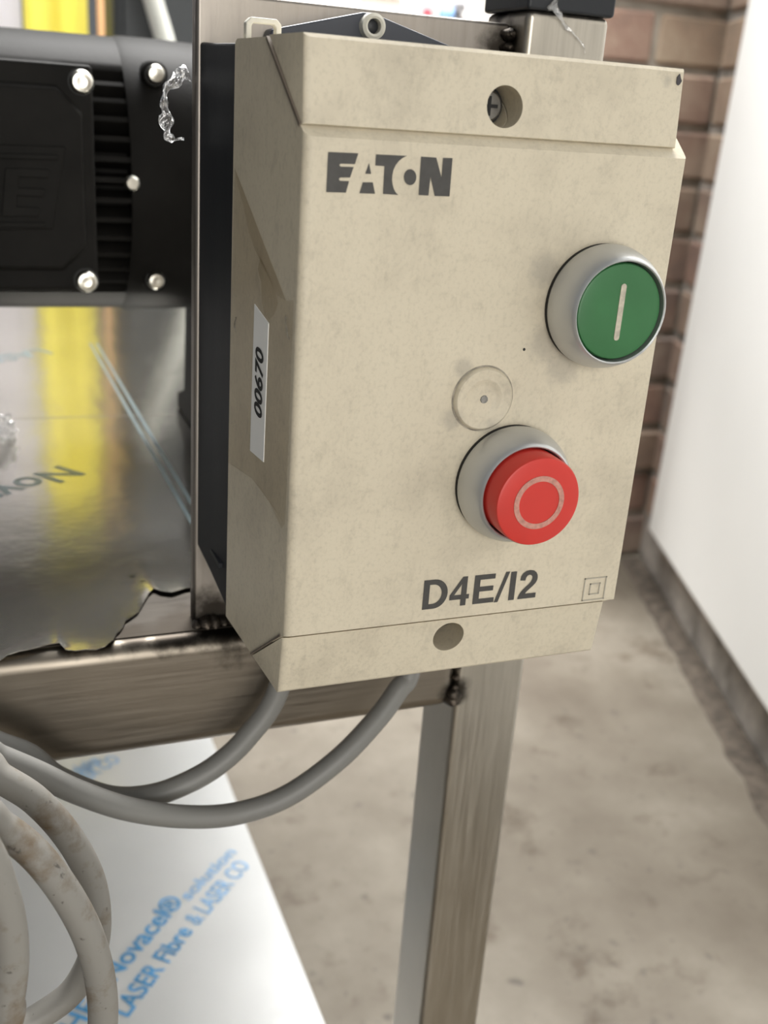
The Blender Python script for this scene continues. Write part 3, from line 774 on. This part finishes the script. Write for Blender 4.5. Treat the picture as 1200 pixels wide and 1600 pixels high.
ca = tube('cable', A, .0037, M_CABLE, None, n=24); tag(ca, 'grey cable leaving the bottom left of the box and passing behind the other cable', 'cable')
cb2 = tube('cable', B, .0037, M_CABLE, None, n=24); tag(cb2, 'grey cable sweeping in a long arc from under the box across the front rail', 'cable')
# coil of stained cable hanging on the hook
HK = Vector((-0.13, 0, -0.040))
Cc = [Vector((-0.22, 0.20, SZ + .0043)), Vector((-0.215, 0.15, SZ + .0055)), Vector((-0.21, 0.105, SZ + .02)), Vector((-0.205, 0.06, -0.25)), Vector((-0.20, 0.03, -0.17)), Vector((-0.19, 0.018, -0.10)), Vector((-0.165, 0.012, -0.046)), Vector((-0.13, 0.012, -0.0415)), Vector((-0.095, 0.012, -0.0250)),
      P(-40, 1190, .016), P(0, 1215, .013), P(55, 1250, .012), P(105, 1305, .012), P(140, 1368, .012), P(152, 1430, .010), P(145, 1490, .010), P(112, 1550, .010), P(55, 1592, .010), P(0, 1622, .008),
      Vector((-0.090, .006, -0.112)), Vector((-0.115, .002, -0.116)), Vector((-0.150, -.002, -0.108)), Vector((-0.175, -.006, -0.080)), Vector((-0.165, -.012, -0.050)), Vector((-0.13, -.016, -0.0385)),
      Vector((-0.095, -.020, -0.0155)), P(-45, 1270, -.020), P(0, 1292, -.018), P(55, 1335, -.018), P(105, 1400, -.018), P(140, 1468, -.018), P(158, 1540, -.018), P(160, 1610, -.018), P(145, 1690, -.018), Vector((-0.068, -.020, -0.112)),
      Vector((-0.100, -.024, -0.120)), Vector((-0.150, -.028, -0.108)), Vector((-0.172, -.032, -0.080)), Vector((-0.165, -.034, -0.048)), Vector((-0.13, -.036, -0.0345)), Vector((-0.100, -.036, -0.0265)),
      P(-75, 1272, -.034), P(-24, 1330, -.034), P(-2, 1385, -.034), P(13, 1440, -.034), P(18, 1500, -.034), P(12, 1560, -.034), P(0, 1620, -.034), Vector((-0.095, -.036, -0.100)), Vector((-0.130, -.038, -0.135)), Vector((-0.135, -.02, -0.22)), Vector((-0.14, .05, SZ + .045)), Vector((-0.142, .09, SZ + .022)), Vector((-0.145, .13, SZ + .008)), Vector((-0.15, .19, SZ + .0043))]
cc_ = tube('cable_coil', Cc, .0038, M_CABLE_COIL, None, n=22); tag(cc_, 'loops of stained grey cable hanging at the lower left in front of the shelf', 'cable')

# ================================================================== MOTOR
mo = empty('electric_motor', (-0.06, 0.285, TZ), 'black finned electric motor lying on the tray behind the mounting plate', 'motor')
AY, AZ, RM = 0.285, 0.108, 0.0585
def motor_ring(x, r, fins):
    pts = []; n = 180
    for i in range(n):
        a_ = 360 * i / n; rr = r
        if fins:
            d_ = min(abs((a_ - 180 + 180) % 360 - 180), 999); d_ = abs(((a_ - 180) + 540) % 360 - 180)   # angle from the viewer side (-y)
            d0 = abs((a_ + 180) % 360 - 180)
            if d_ < 52 or d0 < 52: rr = r - .0008 if (a_ % 8) < 2.5 else r - .012
        pts.append((x, AY + rr * math.cos(math.radians(a_)), AZ + rr * math.sin(math.radians(a_))))
    return pts
bm = bmesh.new(); bm_loft(bm, [motor_ring(-0.23, RM, True), motor_ring(-0.002, RM, True)])
bd = link('body', tomesh(bm), M_MOTOR, mo, label='finned cast housing'); shade(bd, 30)
es = lathe('end_shield', [(.040, -.003), (.0585, -.003), (.0592, .000), (.0592, .016), (.0585, .036), (.056, .048), (.048, .054), (.018, .056), (.018, .062), (.010, .062)], (0, AY, AZ), (1, 0, 0), M_MOTOR, mo, n=90)
lathe('fan_cover', [(.0585, 0), (.0600, .002), (.0600, .040), (.056, .052), (.02, .054)], (-.23, AY, AZ), (-1, 0, 0), M_MOTOR, mo, n=60)
lathe('shaft', [(.0095, 0), (.0095, .024), (.0085, .025)], (.060, AY, AZ), (1, 0, 0), M_BOLT, mo, n=24)
# feet standing on the tray
for x0 in (-0.19, 0.036):
    bm = bmesh.new()
    bm_poly(bm, [(x0, AY - .052, TZ + .0012), (x0, AY + .052, TZ + .0012), (x0, AY + .052, TZ + .010), (x0, AY + .034, TZ + .016), (x0, AY + .028, AZ - .049), (x0, AY - .028, AZ - .049), (x0, AY - .034, TZ + .016), (x0, AY - .052, TZ + .010)], (.022, 0, 0))
    link('foot', tomesh(bm), M_MOTOR, mo, bevel=.001)
# terminal box and lid
CY = 0.2085
X1, Z0, Z1 = -0.0195, 0.0695, 0.1532
XB = -0.125
box('terminal_box', (XB, X1 - .001, CY + .005, 0.262, Z0 + .002, Z1 - .002), M_MOTOR, mo, bevel=.002)
lid = box('terminal_lid', (XB - .001, X1, CY, CY + .0055, Z0, Z1), M_MOTOR, mo, bevel=.0018, seg=3)
# raised field on the lid with clipped corners
xa, xb = XB + .010, -0.0238; c_ = .009
pts = [(xa, 0.0775), (xb - c_, 0.0775), (xb, 0.0775 + c_), (xb, 0.1455 - c_), (xb - c_, 0.1455), (xa, 0.1455)]
bm = bmesh.new()
cxm = sum(p[0] for p in pts) / 6; czm = sum(p[1] for p in pts) / 6
bm_loft(bm, [[(x, CY + .001, z) for x, z in pts], [(x, CY - .0014, z) for x, z in pts], [(cxm + (x - cxm) * .975, CY - .0034, czm + (z - czm) * .95) for x, z in pts]])
link('raised_panel', tomesh(bm), M_MOTOR, lid, bevel=.0008)
# embossed emblem: sloping plate with ribs and a block letter E
ey = CY - .0034
def q(px, py): p = bp(px, py, 1, ey); return (p.x, p.z)
bm = bmesh.new()
fr = [q(-110, 222), q(103, 229), q(83, 358), q(-120, 362)]
bm_poly(bm, [(x, ey + .0005, z) for x, z in fr], (0, -.0013, 0))
link('emblem_plate', tomesh(bm), M_MOTOR, lid, bevel=.0005)
bm = bmesh.new()
def bar(a, b2, c2, d2): bm_poly(bm, [(x, ey - .0005, z) for x, z in (q(*a), q(*b2), q(*c2), q(*d2))], (0, -.0014, 0))
bar((-100, 236), (92, 242), (90, 250), (-100, 244)); bar((-100, 346), (72, 347), (70, 355), (-100, 354))
bar((8, 262), (30, 263), (24, 338), (2, 337))                       # E stem
bar((28, 262), (78, 265), (75, 278), (27, 276)); bar((26, 293), (70, 295), (67, 307), (25, 305)); bar((24, 322), (62, 324), (60, 338), (22, 337))
bar((-70, 262), (-4, 262), (-5, 276), (-71, 276)); bar((-46, 276), (-26, 276), (-32, 338), (-52, 338))   # T
link('raised_letters', tomesh(bm), M_MOTOR, lid, bevel=.0003)
def bolt(px, py, y, r, par, name='lid_bolt', socket=True, h=.0034):
    c = bp(px, py, 1, y)
    b = lathe(name, [(r * .96, .001), (r, -h * .3), (r * .93, -h * .7), (r * .75, -h * .95), (r * .48, -h), (r * .45, -h * .55), (.0001, -h * .5)] if socket else [(r, .001), (r, -h * .4), (r * .75, -h * .85), (.0001, -h)], c, (0, 1, 0), M_BOLT, par, n=28)
    lathe('washer', [(r * 1.12, .0012), (r * 1.12, .0002), (r * .9, .0001)], c, (0, 1, 0), M_GASKET, b, n=24)
    return c
bolt(127, 128, CY - .0006, .0044, mo); bolt(135, 439, CY - .0006, .0044, mo)
for px, py in ((243, 116), (243, 438)):
    y = 0.238
    c = bp(px, py, 1, y)
    lathe('bolt_boss', [(.0052, .020), (.0052, .0010), (.0046, 0.0002)], c, (0, 1, 0), M_MOTOR, mo, n=24)
    bolt(px, py, y, .0038, mo, 'shield_bolt', socket=(py > 300), h=.003)
c = bp(206, 286, 1, 0.226); 
lathe('earth_screw', [(.0024, .012), (.0024, .001), (.0030, .001), (.0030, -.0015), (.0022, -.0024)], c, (0, 1, 0), M_BOLT, mo, n=16)
# nameplate on the crown of the housing
bm = bmesh.new(); rings = []
for rr in (RM - .0004, RM + .0010):
    rings.append([(x, AY + rr * math.cos(math.radians(a_)), AZ + rr * math.sin(math.radians(a_))) for x, a_ in ((-.056, 128), (-.056, 136), (-.056, 144), (-.026, 144), (-.026, 136), (-.026, 128))])
bm_loft(bm, rings); link('name_plate', tomesh(bm), M_MOTOR, mo)

# ================================================================== SCRAPS OF CLEAR FILM
s1 = [P(294, 112, .0845), P(283, 118, .0830), P(272, 128, .0820), P(259, 137, .082), P(255, 152, .083), P(258, 172, .084), P(256, 192, .085), P(262, 212, .085), P(288, 220, .084)]
sc1 = link('film_scrap', ribbon_mesh(s1, [.0042, .0030, .0030, .0022, .0018, .0026, .0034, .0030, .0006], .00012, .0022, 6, 3), M_SCRAP, None, smooth=True)
tag(sc1, 'crinkled scrap of clear film hanging from the left edge of the steel plate', 'plastic scrap')
s2 = [P(862, 3, .0700), P(872, 20, .0706), P(884, 42, .0708), P(898, 56, .0709), P(910, 70, .0709), P(916, 84, .0709)]
sc2 = link('film_strand', ribbon_mesh(s2, [.0042, .0024, .0012, .0006, .0005, .0002], .0001, .0007, 6, 8), M_SCRAP, None, smooth=True)
tag(sc2, 'thin twisted strand of clear film stuck to the top of the corner post', 'plastic scrap')
c = bp(-2, 672, 2, TZ + .006)
bm = bmesh.new(); bmesh.ops.create_icosphere(bm, subdivisions=4, radius=.0075)
for v_ in bm.verts:
    d_ = v_.co.normalized(); v_.co = c + Vector((d_.x * .0075, d_.y * .0065, d_.z * .0075)) * (1 + .45 * noise.noise(d_ * 3.1) + .2 * noise.noise(d_ * 8))
    v_.co.z = max(v_.co.z, TZ + .0011)
sc3 = link('crumpled_film', tomesh(bm), M_SCRAP, None); tag(sc3, 'small crumpled ball of clear film on the tray at the left edge', 'plastic scrap')

# ================================================================== BEYOND THE DOORWAY
M_STRIPY = plain('yellow_curtain_plastic', (0.93, 0.86, 0.26), 0.35)
M_STRIPW = plain('milky_curtain_plastic', (0.80, 0.78, 0.80), 0.35)
M_STRIPO = plain('orange_curtain_plastic', (0.93, 0.74, 0.52), 0.35)
for M_, c_ in ((M_STRIPY, (0.97, 0.93, 0.38, 1)), (M_STRIPW, (0.85, 0.84, 0.86, 1)), (M_STRIPO, (0.97, 0.80, 0.62, 1))):
    nt = M_.node_tree; b = nt.nodes['Principled BSDF']; out = nt.nodes['Material Output']
    tl_ = nd(nt, 'ShaderNodeBsdfTranslucent'); tl_.inputs[0].default_value = c_
    mx = nd(nt, 'ShaderNodeMixShader'); mx.inputs[0].default_value = 0.5
    nt.links.new(b.outputs[0], mx.inputs[1]); nt.links.new(tl_.outputs[0], mx.inputs[2]); nt.links.new(mx.outputs[0], out.inputs[0])
CYD = WY + 0.40
cur = empty('strip_curtain', (0.1, CYD, 0.5), 'yellow and white plastic strip curtain hanging in the bright yard beyond the motor', 'curtain')
box('hanging_rail', (-0.55, 0.22, CYD - .012, CYD + .012, 0.50, 0.525), M_SCREW, cur)
sx = lambda px: bp(px, 45, 1, CYD).x
strips = [(-560, -430, M_STRIPW), (-420, -290, M_STRIPW), (-280, -160, M_STRIPW), (-150, -60, M_STRIPW), (-55, 34, M_STRIPW), (38, 88, M_STRIPY), (86, 137, M_STRIPY), (153, 175, M_STRIPO)]
for i, (a, b_, m_) in enumerate(strips):
    x0, x1 = sx(a), sx(b_); bm = bmesh.new(); n_ = 8; f0 = []; b0 = []
    for j in range(n_ + 1):
        x_ = x0 + (x1 - x0) * j / n_; y_ = CYD + (.003 if i % 2 else -.003) + .006 * math.sin(j / n_ * 6.283)
        f0.append((x_, y_, FZ + .02)); b0.append((x_, y_ + .002, FZ + .02))
    bm_poly(bm, f0 + b0[::-1], (0, 0, 0.505 - FZ - .02)); link('curtain_strip', tomesh(bm), m_, cur)

# dark machine with a pale leaning tube, between curtain and doorway jamb
MY = WY + 0.26
kx0, kx1 = bp(177, 40, 1, MY).x, bp(330, 40, 1, MY).x
mc = empty('machine_cabinet', ((kx0 + kx1) / 2, MY + .1, FZ), 'dark grey machine cabinet standing in the doorway beyond the motor', 'cabinet')
M_CAB = plain('dark_cabinet_paint', (0.05, 0.055, 0.06), 0.5)
box('cabinet_body', (kx0, kx1, MY, MY + .10, FZ, 0.47), M_CAB, mc, bevel=.01)
box('cabinet_door', (kx0 + .012, kx1 - .012, MY - .006, MY + .002, FZ + .06, 0.45), M_CAB, mc, bevel=.003)
box('base_plinth', (kx0 - .004, kx1 + .004, MY - .004, MY + .104, FZ, FZ + .04), M_GASKET, mc, bevel=.003)
p0 = bp(236, -10, 1, MY - .03); p1 = bp(256, 62, 1, MY - .03); dd = (p1 - p0).normalized()
foot = p0 + dd * ((FZ + .012 - p0.z) / dd.z)
foot = Vector((foot.x, MY - .12, FZ + .012)); topp = p0 - dd * .05; topp.y = MY - .026
tb = empty('leaning_tube', foot, 'pale plastic tube leaning against the dark machine cabinet', 'tube')
tube('pipe', [foot, p0.lerp(foot, .5), p0, topp], .0125, plain('pale_pipe_plastic', (0.75, 0.76, 0.70), 0.4), tb, n=20)
dirp = (topp - p0).normalized()
lathe('socket', [(.0155, 0), (.0155, .03), (.0125, .03)], topp - dirp * .01, dirp, plain('pale_socket', (0.7, 0.7, 0.66), 0.4), tb, n=24)

# yard bench with goods on it
GY = WY + 0.75
def gx(px, y=GY): return bp(px, 15, 1, y).x
bx0, bx1 = gx(430), gx(860); BZ = 0.20
bn = empty('yard_bench', ((bx0 + bx1) / 2, GY, FZ), 'white topped bench in the bright yard behind the box', 'bench')
M_WHITE = plain('white_laminate', (0.85, 0.85, 0.84), 0.4)
box('bench_top', (bx0, bx1, GY - .16, GY + .2, BZ - .03, BZ), M_WHITE, bn, bevel=.004)
for x_ in (bx0 + .02, bx1 - .06):
    for y_ in (GY - .14, GY + .14): box('leg', (x_, x_ + .04, y_, y_ + .04, FZ, BZ - .03), M_STEEL_V, bn)
box('back_board', (bx0, bx1, GY + .17, GY + .19, BZ, 0.62), M_WHITE, bn, bevel=.003)
def goods(name, px0, px1, h, color, label, cat, dy=0.0, lidc=None):
    x0, x1 = gx(px0, GY - .1 + dy), gx(px1, GY - .1 + dy); y0 = GY - .1 + dy
    e = empty(name, ((x0 + x1) / 2, y0 + .05, BZ), label, cat)
    box('body', (x0, x1, y0, y0 + .1, BZ + .0006, BZ + h), plain(name + '_body', color, 0.45), e, bevel=.006)
    box('lid', (x0 - .003, x1 + .003, y0 - .003, y0 + .103, BZ + h, BZ + h + .018), plain(name + '_lid', lidc or color, 0.45), e, bevel=.004)
    box('handle', (x0 + (x1 - x0) * .35, x0 + (x1 - x0) * .65, y0 - .008, y0, BZ + h * .6, BZ + h * .6 + .012), plain(name + '_grip', lidc or color, 0.5), e, bevel=.002)
goods('storage_tub', 646, 688, 0.17, (0.75, 0.72, 0.74), 'pale tub with a bright red lid on the white bench', 'tub', 0.0, (0.85, 0.08, 0.12))
goods('parts_bin', 690, 708, 0.10, (0.25, 0.45, 0.80), 'narrow blue parts bin beside the red lidded tub', 'bin')
goods('grey_box', 712, 726, 0.115, (0.25, 0.25, 0.27), 'narrow dark grey box on the bench right of the blue bin', 'box')
goods('white_canister', 735, 775, 0.15, (0.80, 0.78, 0.76), 'white canister at the right end of the bench', 'canister')
goods('pale_crate', 560, 630, 0.125, (0.78, 0.72, 0.68), 'pale pinkish crate at the left of the goods on the bench', 'crate')
